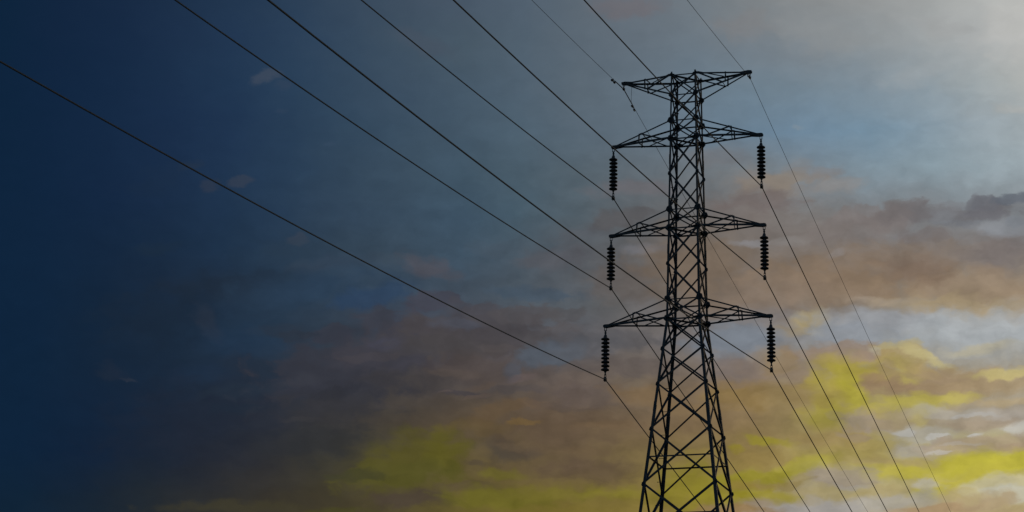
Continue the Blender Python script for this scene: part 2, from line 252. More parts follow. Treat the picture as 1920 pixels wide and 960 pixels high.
 (3.637,12.539,0.804,0.188,-4.962,0.2159,0.1441,0.0723,0.5,0.48),
 (3.891,11.505,0.321,0.054,0.053,0.2623,0.1912,0.0595,0.63,0.56),
 (-5.689,12.128,0.375,0.054,6.193,0.0423,0.0423,0.0482,0.5,0.48),
 (-4.798,12.386,1.34,0.402,2.008,0.0423,0.0395,0.0395,0.4,0.56),
 (-5.279,11.574,1.206,0.402,10.048,0.0273,0.0296,0.0343,0.6,0.56),
 (-7.264,12.816,0.938,0.188,6.644,0.0194,0.0319,0.0513,0.5,0.48),
 (-7.108,9.86,1.607,0.134,2.239,0.0545,0.0482,0.0252,0.6,0.64),
 (-4.699,9.906,0.67,0.107,1.783,0.0648,0.0612,0.0176,0.7,0.48),
 (2.174,22.653,0.804,0.241,-0.026,0.162,0.1441,0.1559,0.6,0.7),
 (5.177,22.186,0.804,0.295,-1.172,0.2159,0.2122,0.2159,0.5,0.64),
 (7.067,21.872,1.072,0.321,-11.874,0.2789,0.2918,0.2961,0.45,0.72),
 (9.441,20.789,0.804,0.214,17.361,0.3419,0.3663,0.3763,0.35,0.72),
 (6.455,19.609,0.134,0.054,-1.408,0.2159,0.2705,0.314,0.5,0.64),
 (10.151,22.003,0.938,0.188,-8.091,0.3515,0.3613,0.3613,0.5,0.56),
 (11.729,21.844,0.603,0.603,-3.687,0.4969,0.4969,0.4793,0.5,0.64),
 (11.825,19.811,0.402,0.134,-3.358,0.4125,0.4233,0.4125,0.7,0.56),
 (-3.012,21.658,0.67,0.214,-18.02,0.0648,0.0844,0.117,0.5,0.7),
 (10.098,17.357,1.741,0.214,0.669,0.162,0.1559,0.162,0.6,0.28),
 (8.01,17.204,1.206,0.188,2.358,0.1878,0.1683,0.162,0.5,0.32),
 (5.453,17.725,0.964,0.201,-0.885,0.162,0.1329,0.1274,0.6,0.36),
 (6.164,18.246,0.884,0.174,4.832,0.2542,0.2122,0.1683,0.6,0.36),
 (6.922,18.388,0.536,0.188,13.565,0.2232,0.2086,0.2086,0.5,0.4),
 (5.163,16.769,0.429,0.094,-0.707,0.2232,0.2159,0.2232,0.55,0.36),
 (6.164,16.754,0.482,0.094,-1.013,0.2384,0.2195,0.2086,0.5,0.36),
 (7.646,17.293,0.482,0.174,3.462,0.2016,0.1779,0.1714,0.65,0.28),
 (8.134,17.399,0.509,0.214,-1.707,0.1946,0.1746,0.1714,0.65,0.24),
 (8.53,17.122,0.67,0.295,-1.795,0.1812,0.1559,0.15,0.5,0.4),
 (8.933,17.48,0.429,0.214,3.025,0.1683,0.1559,0.1559,0.75,0.24),
 (9.268,17.389,0.348,0.268,-2.069,0.1559,0.147,0.1529,0.7,0.24),
 (8.732,17.328,0.375,0.241,-1.889,0.1746,0.1559,0.1559,0.6,0.28),
 (9.56,16.823,0.589,0.174,-2.073,0.1746,0.15,0.1441,0.55,0.4),
 (10.263,17.601,0.295,0.134,7.574,0.1878,0.1946,0.2086,0.6,0.28),
 (10.69,17.622,0.295,0.147,2.431,0.162,0.1683,0.1878,0.65,0.24),
 (11.037,17.58,0.348,0.161,-2.675,0.15,0.1559,0.1779,0.65,0.24),
 (11.567,17.647,0.348,0.174,7.139,0.1221,0.1384,0.1683,0.75,0.24),
 (10.95,17.36,0.563,0.147,0.393,0.1413,0.1413,0.159,0.65,0.32),
 (9.909,17.153,0.241,0.121,17.763,0.1946,0.2016,0.2159,0.4,0.56),
 (11.368,16.947,0.455,0.268,7.336,0.2307,0.2423,0.2623,0.5,0.56),
 (11.696,17.128,0.268,0.134,-2.804,0.2159,0.2384,0.2705,0.5,0.4),
 (7.217,16.879,0.643,0.241,-1.352,0.1878,0.162,0.15,0.5,0.4),
 (7.855,13.854,0.321,0.107,8.862,0.305,0.2232,0.162,0.6,0.32),
 (8.424,13.552,0.241,0.188,-1.241,0.305,0.2307,0.1274,0.5,0.32),
 (9.253,13.532,0.455,0.134,-16.45,0.3813,0.2874,0.1384,0.6,0.32),
 (9.5,13.329,0.804,0.134,-5.478,0.305,0.2232,0.1441,0.5,0.4),
 (8.16,13.267,0.402,0.107,-11.132,0.2874,0.1946,0.1119,0.6,0.32),
 (7.613,11.905,0.536,0.08,-8.809,0.2874,0.2232,0.162,0.5,0.32),
 (8.376,11.906,0.321,0.094,-10.981,0.3712,0.305,0.107,0.5,0.4),
 (10.411,12.347,0.536,0.067,1.474,0.4452,0.4342,0.4125,0.5,0.32),
 (8.884,11.963,0.241,0.08,-1.105,0.4793,0.4793,0.4678,0.5,0.4),
 (9.7,11.841,0.295,0.054,2.731,0.5029,0.491,0.4678,0.6,0.32),
 (10.131,11.609,0.402,0.054,-1.324,0.4233,0.3813,0.3231,0.5,0.32),
 (11.373,11.448,0.536,0.134,1.433,0.3712,0.2705,0.1878,0.5,0.4),
 (6.06,10.748,0.536,0.08,11.668,0.2623,0.1946,0.0612,0.5,0.4),
 (7.582,10.644,0.348,0.08,-0.627,0.3712,0.3419,0.305,0.5,0.4),
 (10.821,10.163,0.536,0.094,6.81,0.3916,0.2961,0.1812,0.5,0.4),
 (-7.241,12.394,0.804,0.134,6.587,0.0144,0.0252,0.0423,0.4,0.48),
 (-5.86,13.062,0.67,0.107,6.325,0.0395,0.0423,0.0545,0.4,0.4),
 (-4.07,13.715,0.804,0.094,6.927,0.0648,0.0578,0.0648,0.4,0.4),
 (-4.816,12.85,0.67,0.107,10.05,0.0252,0.0273,0.0369,0.4,0.4),
 (-3.252,12.596,0.804,0.107,4.658,0.0648,0.0545,0.0482,0.4,0.4),
 (-2.104,13.399,0.67,0.094,1.412,0.0976,0.0762,0.0648,0.4,0.4),
 (-1.073,14.09,0.536,0.107,-2.836,0.0887,0.0762,0.0762,0.45,0.36),
 (0.626,14.586,0.482,0.134,0.713,0.107,0.0976,0.1022,0.45,0.4),
 (1.163,13.351,0.67,0.094,-3.402,0.1384,0.107,0.0887,0.4,0.4),
 (0.519,12.623,0.67,0.107,-1.233,0.0887,0.0685,0.0578,0.45,0.4),
 (1.693,12.131,0.67,0.121,-1.493,0.1683,0.1119,0.0612,0.4,0.4),
 (-0.246,11.641,0.804,0.107,-2.053,0.1274,0.0887,0.0513,0.4,0.4),
 (1.051,11.46,0.67,0.094,0.667,0.1441,0.0976,0.0545,0.4,0.4),
]
world = bpy.data.worlds.new("World"); S.world = world; world.use_nodes = True
nt = world.node_tree; nt.nodes.clear()
TREE = [nt]
def L(a, b): TREE[-1].links.new(a, b)
def N(t, **k):
    n = TREE[-1].nodes.new(t)
    for a, b in k.items(): setattr(n, a, b)
    return n
def M(op, a, b=None, c=None, clamp=False):
    n = N('ShaderNodeMath', operation=op, use_clamp=clamp)
    for i, v in enumerate((a, b, c)):
        if v is None: continue
        if hasattr(v, 'links'): L(v, n.inputs[i])
        else: n.inputs[i].default_value = v
    return n.outputs[0]
def VM(op, a, b=None, scale=None):
    n = N('ShaderNodeVectorMath', operation=op)
    for i, v in enumerate((a, b)):
        if v is None: continue
        if hasattr(v, 'links'): L(v, n.inputs[i])
        else: n.inputs[i].default_value = v
    if scale is not None:
        if hasattr(scale, 'links'): L(scale, n.inputs['Scale'])
        else: n.inputs['Scale'].default_value = scale
    return n.outputs['Value'] if op in ('LENGTH', 'DOT_PRODUCT', 'DISTANCE') else n.outputs[0]
def mixc(f, a, b, mode='MIX'):
    n = N('ShaderNodeMix', data_type='RGBA', blend_type=mode)
    for i, v in ((0, f), (6, a), (7, b)):
        if hasattr(v, 'links'): L(v, n.inputs[i])
        elif i == 0: n.inputs[i].default_value = v
        else: n.inputs[i].default_value = (*v, 1)
    return n.outputs[2]
def mr(v, a, b, c=0., d=1., interp='SMOOTHSTEP'):
    n = N('ShaderNodeMapRange', interpolation_type=interp)
    L(v, n.inputs[0])
    for i, k in enumerate((a, b, c, d)): n.inputs[i + 1].default_value = k
    return n.outputs[0]
def noise(vec, scale, detail, rough=.55, lac=2., dist=0.):
    n = N('ShaderNodeTexNoise', noise_dimensions='3D')
    L(vec, n.inputs['Vector'])
    for k, v in (('Scale', scale), ('Detail', detail), ('Roughness', rough), ('Lacunarity', lac), ('Distortion', dist)):
        n.inputs[k].default_value = v
    return n
tc = N('ShaderNodeTexCoord'); sep = N('ShaderNodeSeparateXYZ')
d_ = VM('NORMALIZE', tc.outputs['Generated']); L(d_, sep.inputs[0])
az = M('DEGREES', M('ARCTAN2', sep.outputs[0], sep.outputs[1]))
el = M('DEGREES', M('ARCSINE', sep.outputs[2]))
cmb = N('ShaderNodeCombineXYZ'); L(M('MULTIPLY', az, .951), cmb.inputs[0]); L(el, cmb.inputs[1])
P0 = cmb.outputs[0]
# cloud turbulence: a broad roll, then small billows, both flattened sideways
flat = VM('MULTIPLY', P0, (0.72, 1.15, 1))
n1 = noise(flat, .55, 2); n2 = noise(flat, 2.1, 8, .6)
w1 = VM('SCALE', VM('SUBTRACT', n1.outputs['Color'], (.5, .5, .5)), scale=.6)
w2 = VM('SCALE', VM('SUBTRACT', n2.outputs['Color'], (.5, .5, .5)), scale=.75)
warp = VM('MULTIPLY', VM('ADD', w1, w2), (1, .75, 0))
P1 = VM('ADD', P0, warp)                       # the air
Pb = VM('ADD', P0, VM('SCALE', warp, scale=.8))   # the clouds
flat2 = VM('MULTIPLY', Pb, (0.8, 1.2, 1))
fib = noise(flat2, 2.2, 5, .52)                # cloud fibre
vo = N('ShaderNodeTexVoronoi', feature='F1', voronoi_dimensions='2D'); L(VM('MULTIPLY', Pb, (.8, 1.25, 1)), vo.inputs['Vector'])
vo.inputs['Scale'].default_value = 1.7; vo.inputs['Detail'].default_value = 2; vo.inputs['Roughness'].default_value = .5
vo.normalize = True
bil = M('SUBTRACT', vo.outputs['Distance'], .3)   # rounded heads of the clouds
edge = M('ADD', M('MULTIPLY', M('SUBTRACT', fib.outputs['Fac'], .5), 1.7), M('MULTIPLY', bil, 1.0))
sp = N('ShaderNodeSeparateXYZ'); L(P1, sp.inputs[0])
azw = mr(M('DIVIDE', sp.outputs[0], .951), ROW_AZ[0], ROW_AZ[1], interp='LINEAR')
elw = sp.outputs[1]
col = None
nr = len(SKY_ROWS); de = (ROW_EL[1] - ROW_EL[0]) / (nr - 1)
for j, row in enumerate(SKY_ROWS):
    r = N('ShaderNodeValToRGB'); cr = r.color_ramp; cr.interpolation = 'EASE' if False else 'LINEAR'
    while len(cr.elements) < len(row): cr.elements.new(.5)
    for i, c in enumerate(row):
        cr.elements[i].position = i / (len(row) - 1); cr.elements[i].color = (*c, 1)
    L(azw, r.inputs[0])
    if col is None: col = r.outputs[0]
    else:
        e0 = ROW_EL[0] + (j - 1) * de
        col = mixc(mr(elw, e0, e0 + de, interp='LINEAR'), col, r.outputs[0])
# light and dark inside the clouds, strongest in the cloudy low right of the sky
n3 = noise(VM('MULTIPLY', Pb, (.7, 1.25, 1)), 1.3, 8, .58)
fibre = M('ADD', M('MULTIPLY', M('SUBTRACT', fib.outputs['Fac'], .5), .5), M('MULTIPLY', M('SUBTRACT', n3.outputs['Fac'], .5), .55))
fibre = M('ADD', fibre, M('MULTIPLY', bil, -.22))
amt = M('MULTIPLY', mr(el, 22.5, 14, .25, 1), mr(az, -14, 4, .25, 1))
gain = M('ADD', M('MULTIPLY', fibre, amt), 1)
# the rest of the dome, out of this view: clear dusk air
sk = N('ShaderNodeTexSky', sky_type='NISHITA'); sk.sun_disc = False
sk.sun_elevation = R(SUN_EL); sk.sun_rotation = R(SUN_AZ); sk.air_density = 1.2; sk.dust_density = 2.5
nish = VM('SCALE', sk.outputs[0], scale=.12)
side = M('MULTIPLY', mr(M('ABSOLUTE', az), 45, 22), mr(el, 42, 27))
s0 = N('ShaderNodeSeparateXYZ'); L(P0, s0.inputs[0])

def background(c):
    b = N('ShaderNodeBackground'); L(c, b.inputs[0]); b.inputs[1].default_value = 1.0
    return b.outputs[0]
def cloud_stack(clouds):
    """lay the clouds of one patch of sky over the air, back to front"""
    ng = bpy.data.node_groups.new('cloud_patch', 'ShaderNodeTree'); F = ng.interface.new_socket
    F('P', in_out='INPUT', socket_type='NodeSocketVector'); F('edge', in_out='INPUT', socket_type='NodeSocketFloat')
    F('air', in_out='INPUT', socket_type='NodeSocketColor'); F('gain', in_out='INPUT', socket_type='NodeSocketFloat')
    F('side', in_out='INPUT', socket_type='NodeSocketFloat'); F('rest', in_out='INPUT', socket_type='NodeSocketColor')
    F('out', in_out='OUTPUT', socket_type='NodeSocketShader')
    TREE.append(ng)
    gi = N('NodeGroupInput').outputs
    c_ = gi['air']; Pc = gi['P']
    for q, (cx, cy, rx, ry, ang, r_, g_, b_, op, so) in enumerate(clouds):
        if q % 16 == 0:      # evaluated in batches, or the shader runs out of stack space
            Pc = VM('ADD', gi['P'], VM('SCALE', c_, scale=1e-9))
        mp = N('ShaderNodeMapping', vector_type='TEXTURE'); L(Pc, mp.inputs[0])
        mp.inputs['Location'].default_value = (cx, cy, 0)
        mp.inputs['Rotation'].default_value = (0, 0, R(ang))
        mp.inputs['Scale'].default_value = (rx, ry, 1)
        rr = M('ADD', VM('LENGTH', mp.outputs[0]), gi['edge'])
        c_ = mixc(mr(rr, 1 + so, 1 - so, 0, op), c_, (r_, g_, b_))
    go = N('NodeGroupOutput')
    L(background(mixc(gi['side'], gi['rest'], VM('SCALE', c_, scale=gi['gain']))), go.inputs[0])
    TREE.pop()
    g = N('ShaderNodeGroup'); g.node_tree = ng
    for k, v in zip(('P', 'edge', 'air', 'gain', 'side', 'rest'), (Pb, edge, col, gain, side, nish)): L(v, g.inputs[k])
    return g.outputs[0]
def reach(c, ax):            # how far a cloud can spread along one axis, wisps included
    cx, cy, rx, ry, ang, so = c[0], c[1], c[2], c[3], R(c[4]), c[9]
    k = 1 + so + .5
    e = math.hypot(rx * math.cos(ang), ry * math.sin(ang)) if ax == 0 else math.hypot(rx * math.sin(ang), ry * math.cos(ang))
    return e * k + (.42 if ax == 0 else .26)
def patches(clouds, depth=0):
    """split the sky into patches so that only the clouds near a direction are worked out"""
    best = None
    if len(clouds) > 34 and depth < 5:
        for ax in (0, 1):
            for c in clouds:
                for cut in (c[ax], c[ax] + c[2 + ax]):
                    lo = [k for k in clouds if k[ax] - reach(k, ax) < cut]; hi = [k for k in clouds if k[ax] + reach(k, ax) > cut]
                    s = max(len(lo), len(hi)) + .3 * (len(lo) + len(hi) - len(clouds))
                    if best is None or s < best[0]: best = (s, ax, cut, lo, hi)
    if best is None or max(len(best[3]), len(best[4])) > .85 * len(clouds): return cloud_stack(clouds)
    _, ax, cut, lo, hi = best
    a, b = patches(lo, depth + 1), patches(hi, depth + 1)
    m = N('ShaderNodeMixShader'); L(M('GREATER_THAN', s0.outputs[ax], cut), m.inputs[0]); L(a, m.inputs[1]); L(b, m.inputs[2])
    return m.outputs[0]
inside = M('GREATER_THAN', side, 0.)
m = N('ShaderNodeMixShader'); L(inside, m.inputs[0]); L(background(nish), m.inputs[1]); L(patches(CLOUDS), m.inputs[2])
wo = N('ShaderNodeOutputWorld'); L(m.outputs[0], wo.inputs[0])
world.cycles.sampling_method = 'MANUAL'; world.cycles.sample_map_resolution = 256

# ------------------------------------------------------------------ materials
def material(name, base, rough, metal=0., var=.3, scale=6., bump=0.):
    m = bpy.data.materials.new(name); m.use_nodes = True
    t = m.node_tree; b = t.nodes['Principled BSDF']
    o = t.nodes.new('ShaderNodeTexCoord'); n = t.nodes.new('ShaderNodeTexNoise')
    n.inputs['Scale'].default_value = scale; n.inputs['Detail'].default_value = 6
    t.links.new(o.outputs['Object'], n.inputs['Vector'])
    r = t.nodes.new('ShaderNodeValToRGB'); r.color_ramp.elements[0].position = .3; r.color_ramp.elements[1].position = .7
    r.color_ramp.elements[0].color = (*[k * (1 - var) for k in base], 1)
    r.color_ramp.elements[1].color = (*[k * (1 + var) for k in base], 1)
    t.links.new(n.outputs['Fac'], r.inputs[0]); t.links.new(r.outputs[0], b.inputs['Base Color'])
    q = t.nodes.new('ShaderNodeMapRange'); q.inputs['To Min'].default_value = rough - .1; q.inputs['To Max'].default_value = min(1, rough + .1)
    t.links.new(n.outputs['Fac'], q.inputs[0]); t.links.new(q.outputs[0], b.inputs['Roughness'])
    b.inputs['Metallic'].default_value = metal
    b.inputs['Specular IOR Level'].default_value = .15
    if bump:
        bp = t.nodes.new('ShaderNodeBump'); bp.inputs['Strength'].default_value = bump
        t.links.new(n.outputs['Fac'], bp.inputs['Height']); t.links.new(bp.outputs[0], b.inputs['Normal'])
    return m
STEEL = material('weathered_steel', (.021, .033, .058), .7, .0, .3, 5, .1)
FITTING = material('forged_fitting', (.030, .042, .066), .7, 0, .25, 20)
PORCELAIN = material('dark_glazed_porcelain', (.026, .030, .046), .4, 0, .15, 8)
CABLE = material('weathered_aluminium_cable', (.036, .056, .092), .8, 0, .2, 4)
CONCRETE = material('concrete', (.26, .25, .23), .9, 0, .2, 3, .3)
GRASS = material('grass_ground', (.045, .06, .022), .95, 0, .45, .35, .5)

# ------------------------------------------------------------------ mesh helpers
def link(name, bm, m, parent=None, smooth=False, loc=None):
    bmesh.ops.recalc_face_normals(bm, faces=bm.faces[:])
    me = bpy.data.meshes.new(name); bm.to_mesh(me); bm.free(); me.materials.append(m)
    if smooth:
        for p in me.polygons: p.use_smooth = True
    o = bpy.data.objects.new(name, me); COL.objects.link(o)
    if parent: o.parent = parent
    if loc is not None: o.location = loc
    return o
def empty(name, loc=(0, 0, 0), rz=0., label=None, cat=None, group=None):
    o = bpy.data.objects.new(name, None); COL.objects.link(o); o.location = loc; o.rotation_euler = (0, 0, rz)
    o.empty_display_size = .3
    tag(o, label, cat, group); return o
def tag(o, label=None, cat=None, group=None, kind=None):
    if label: o['label'] = label
    if cat: o['category'] = cat
    if group: o['group'] = group
    if kind: o['kind'] = kind
def prism(bm, prof, p0, p1, x, y):
    a = [bm.verts.new(p0 + x * u + y * v) for u, v in prof]
    b = [bm.verts.new(p1 + x * u + y * v) for u, v in prof]
    n = len(prof)
    for i in range(n): bm.faces.new((a[i], a[(i + 1) % n], b[(i + 1) % n], b[i]))
    bm.faces.new(a[::-1]); bm.faces.new(b)
def angle(bm, p0, p1, f1, f2, w, t=.006, ext=0.):
    """rolled steel angle from p0 to p1: heel on the line, flanges towards f1 and f2"""
    p0, p1 = Vector(p0), Vector(p1); ax = (p1 - p0).normalized()
    p0, p1 = p0 - ax * ext, p1 + ax * ext
    x = Vector(f1); x = (x - ax * x.dot(ax)).normalized()
    y = Vector(f2); y = y - ax * y.dot(ax); y = (y - x * y.dot(x)).normalized()
    prism(bm, [(0, 0), (w, 0), (w, t), (t, t), (t, w), (0, w)], p0, p1, x, y)
def plate(bm, c, n, x, pts, t=.01):
    c, n, x = Vector(c), Vector(n).normalized(), Vector(x)
    x = (x - n * x.dot(n)).normalized(); y = n.cross(x)
    a = [bm.verts.new(c + x * u + y * v - n * t / 2) for u, v in pts]
    b = [bm.verts.new(c + x * u + y * v + n * t / 2) for u, v in pts]
    k = len(pts)
    for i in range(k): bm.faces.new((a[i], a[(i + 1) % k], b[(i + 1) % k], b[i]))
    bm.faces.new(a[::-1]); bm.faces.new(b)
def tube(bm, pts, r, seg=8, caps=True):
    pts = [Vector(p) for p in pts]; rings = []
    rs = r if isinstance(r, (list, tuple)) else [r] * len(pts)
    ref = None
    for i, p in enumerate(pts):
        t = (pts[min(i + 1, len(pts) - 1)] - pts[max(i - 1, 0)]).normalized()
        if ref is None: ref = Vector((0, 0, 1)) if abs(t.z) < .9 else Vector((1, 0, 0))
        x = (ref - t * ref.dot(t)).normalized(); y = t.cross(x); ref = x
        rings.append([bm.verts.new(p + (x * math.cos(2 * math.pi * k / seg) + y * math.sin(2 * math.pi * k / seg)) * rs[i]) for k in range(seg)])
    for a, b in zip(rings, rings[1:]):
        for k in range(seg): bm.faces.new((a[k], a[(k + 1) % seg], b[(k + 1) % seg], b[k]))
    if caps: bm.faces.new(rings[0][::-1]); bm.faces.new(rings[-1])
def lathe(bm, prof, seg=20, c=(0, 0, 0)):
    c = Vector(c); rings = []
    for r, z in prof:
        rings.append([bm.verts.new(c + Vector((r * math.cos(2 * math.pi * k / seg), r * math.sin(2 * math.pi * k / seg), z))) for k in range(seg)])
    for a, b in zip(rings, rings[1:]):
        for k in range(seg): bm.faces.new((a[k], a[(k + 1) % seg], b[(k + 1) % seg], b[k]))
    bm.faces.new(rings[0]); bm.faces.new(rings[-1][::-1])
def bar(bm, c, sx, sy, sz, rot=None):
    m = Matrix.Translation(Vector(c)) @ (rot.to_4x4() if rot else Matrix.Identity(4)) @ Matrix.Diagonal((sx, sy, sz, 1))
    bmesh.ops.create_cube(bm, size=1, matrix=m)

# ------------------------------------------------------------------ ground: a grassy rise that falls away behind the tower
def ground_z(x, y):
    t = max(0., min(1., (y - 90) / 260)); t = t * t * (3 - 2 * t)
    r = math.hypot(x, y - 70)
    k = max(0., min(1., (r - 25) / 60))
    return -36 * t + k * (.5 * math.sin(x * .05 + 1) * math.cos(y * .043) + .25 * math.sin(x * .17) * math.sin(y * .13 + 2)) * max(0, 1 - r / 2500)
bm = bmesh.new()
def axis_pts(c):
    s = [0.]; st = 4.
    while s[-1] < 9000: s.append(s[-1] + st); st = st * 1.09 if s[-1] > 60 else st
    return [c - k for k in s[:0:-1]] + [c + k for k in s]
xs, ys = axis_pts(0), axis_pts(60)
gv = [[bm.verts.new((x, y, ground_z(x, y))) for x in xs] for y in ys]
for j in range(len(ys) - 1):
    for i in range(len(xs) - 1): bm.faces.new((gv[j][i], gv[j][i + 1], gv[j + 1][i + 1], gv[j + 1][i]))
g = link('ground', bm, GRASS, smooth=True); tag(g, kind='structure')

# ------------------------------------------------------------------ lattice tower
TX, TY, YAW = 4.694, 70.377, 0.30205
Z = [28.492, 27.793, 26.905, 26.272, 25.062, 23.848, 23.213, 22.014, 20.841, 20.196, 19.178, 18.019, 16.553, 15.684, 14.781]
WID = [(28.492, .42), (26.272, .45488), (20.196, .5595), (14.781, 1.15971), (0., 1.15971 + 14.781 * (1.15971 - .5595) / (20.196 - 14.781))]
ARM = {0: 2.1312, 3: 2.4710, 6: 2.5323, 9: 2.7029}
TOP = {3: 2, 6: 5, 9: 8}
def W(z):
    for (za, wa), (zb, wb) in zip(WID, WID[1:]):
        if z >= zb: return wa + (wb - wa) * (za - z) / (za - zb)
    return WID[-1][1]
CORN = [(-1, -1), (1, -1), (1, 1), (-1, 1)]          # near-left, near-right, far-right, far-left
def node(k, z, d=0.):
    w = W(z) - d
    return Vector((CORN[k][0] * w, CORN[k][1] * w, z))
tower = empty('lattice_tower', (TX, TY, 0), -YAW, 'tall dark steel lattice transmission tower with four pairs of crossarms', 'transmission tower')
LOWZ = [14.781, 12.75, 10.3, 7.4, 4.0, 0.12]
legs = []
for k, (su, sv) in enumerate(CORN):
    bm = bmesh.new()
    for za, zb, w, t in ((28.56, 26.272, .052, .006), (26.272, 23.213, .060, .007), (23.213, 20.196, .072, .008), (20.196, 17.3, .088, .010), (17.3, 10.3, .100, .012), (10.3, .12, .105, .013)):
        angle(bm, node(k, za), node(k, zb), (-su, 0, 0), (0, -sv, 0), w, t, .03)
    # doubled splice angles over the leg joints
    for zs, w in ((25.55, .056), (22.5, .066), (17.3, .096), (13.6, .1), (8.6, .112)):
        o = Vector((su * .006, sv * .006, 0))
        angle(bm, node(k, zs + .16) + o, node(k, zs - .16) + o, (-su, 0, 0), (0, -sv, 0), w, .007)
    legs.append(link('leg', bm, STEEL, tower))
OCT = [(1.05, .2), (.25, 1.12), (-.5, .85), (-1.08, .25), (-.7, -.75), (-.1, -1.12), (.75, -.75)]
def gusset(k, z, rx, ry, plan=0.):
    su, sv = CORN[k]; bm = bmesh.new()
    j = [1 + random.uniform(-.08, .08) for _ in OCT]
    c = node(k, z)
    o = .014
    plate(bm, c + Vector((-su * rx * .25, sv * -o, 0)), (0, 1, 0), (1, 0, 0), [(u * rx * q, v * ry * q) for (u, v), q in zip(OCT, j)])
    plate(bm, c + Vector((su * -o, -sv * rx * .25, 0)), (1, 0, 0), (0, 1, 0), [(u * rx * q, v * ry * q) for (u, v), q in zip(OCT, j)])
    if plan:
        plate(bm, c + Vector((-su * plan * .7, -sv * plan * .7, .012)), (0, 0, 1), (1, 0, 0), [(u * plan, v * plan) for u, v in OCT], .009)
    # bolt heads
    for a in range(6):
        aa = a * math.pi / 3 + .3
        for n, t in (((0, sv, 0), (1, 0, 0)), ((su, 0, 0), (0, 1, 0))):
            nn, tt = Vector(n), Vector(t)
            p = c - tt * (su if t[0] else sv) * rx * .25 + tt * math.cos(aa) * rx * .62 + Vector((0, 0, 1)) * math.sin(aa) * ry * .62 + nn * .002
            tube(bm, [p - nn * .02, p + nn * .012], .010, 6)
    link('gusset_plate', bm, STEEL, legs[k])
for k in range(4):
    gusset(k, Z[0], .065, .06, .07)
    gusset(k, Z[1], .095, .10)
    for i in (2, 5, 8): gusset(k, Z[i], .115, .115)
    for i in (3, 6, 9): gusset(k, Z[i], .105, .115, .15)
    for i in (4, 7): gusset(k, Z[i], .055, .075)
    for i in (10, 11, 12, 14): gusset(k, Z[i], .058, .08)
    for z in LOWZ[1:-1]: gusset(k, z, .075, .1)
# lacing of the four faces
FACES = [(0, 1, Vector((0, 1, 0))), (1, 2, Vector((-1, 0, 0))), (2, 3, Vector((0, -1, 0))), (3, 0, Vector((1, 0, 0)))]
def xbrace(za, zb, w, ins=.012):
    w *= 1.22
    for a, b, n in FACES:
        bm = bmesh.new(); o = n * ins
        d = Vector((0, 0, 1))
        angle(bm, node(a, za) + o, node(b, zb) + o, d, n, w, .005)
        o2 = n * (ins + .009)
        angle(bm, node(b, za) + o2, node(a, zb) + o2, d, n, w, .005)
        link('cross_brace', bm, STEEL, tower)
pairs = [(0, 1, .034), (1, 2, .036), (2, 3, .034), (3, 4, .040), (4, 5, .040), (5, 6, .034), (6, 7, .042), (7, 8, .042), (8, 9, .036), (9, 10, .042), (10, 11, .044), (11, 12, .044), (12, 14, .048)]
for a, b, w in pairs: xbrace(Z[a], Z[b], w)
for za, zb in zip(LOWZ, LOWZ[1:]): xbrace(za, zb, .055)
def ring(z, w):
    w *= 1.12
    for a, b, n in FACES:
        bm = bmesh.new(); o = n * .03
        angle(bm, node(a, z) + o, node(b, z) + o, (0, 0, -1), n, w, .005)
        link('horizontal_strut', bm, STEEL, tower)
for i, w in ((0, .036), (1, .034), (2, .034), (3, .042), (5, .034), (6, .042), (8, .036), (9, .044), (13, .040)): ring(Z[i], w)
def cross_z(za, zb):
    wa, wb = W(za), W(zb); return za - (za - zb) * wa / (wa + wb)
for za, zb in zip(LOWZ, LOWZ[1:]): ring(cross_z(za, zb), .045)
for i in (0, 3, 6, 9):
    for a, b in ((0, 2), (1, 3)):
        bm = bmesh.new(); z = Z[i] - .006 - .012 * a
        angle(bm, node(a, z, .03), node(b, z, .03), (0, 0, -1), (1, 0, 0), .050, .005)
        link('plan_brace', bm, STEEL, tower)
# step bolts up the far-left leg
z = 1.2; q = 0
while z < 28.2:
    bm = bmesh.new(); p = node(3, z)
    d = Vector((-1, 0, 0)) if q % 2 == 0 else Vector((0, 1, 0))
    o = Vector((.03, 0, 0)) if q % 2 else Vector((0, -.03, 0))
    tube(bm, [p + o - d * .01, p + o + d * .15], .009, 6); tube(bm, [p + o + d * .145, p + o + d * .158], .016, 6)
    link('step_bolt', bm, STEEL, legs[3]); z += .37; q += 1
# concrete footings
for k in range(4):
    bm = bmesh.new(); p = node(k, .1)
    lathe(bm, [(.55, -.6), (.55, .0), (.5, .04), (.36, .06), (.34, .26), (.31, .29)], 24, (p.x, p.y, 0)); link('footing', bm, CONCRETE, tower, True)

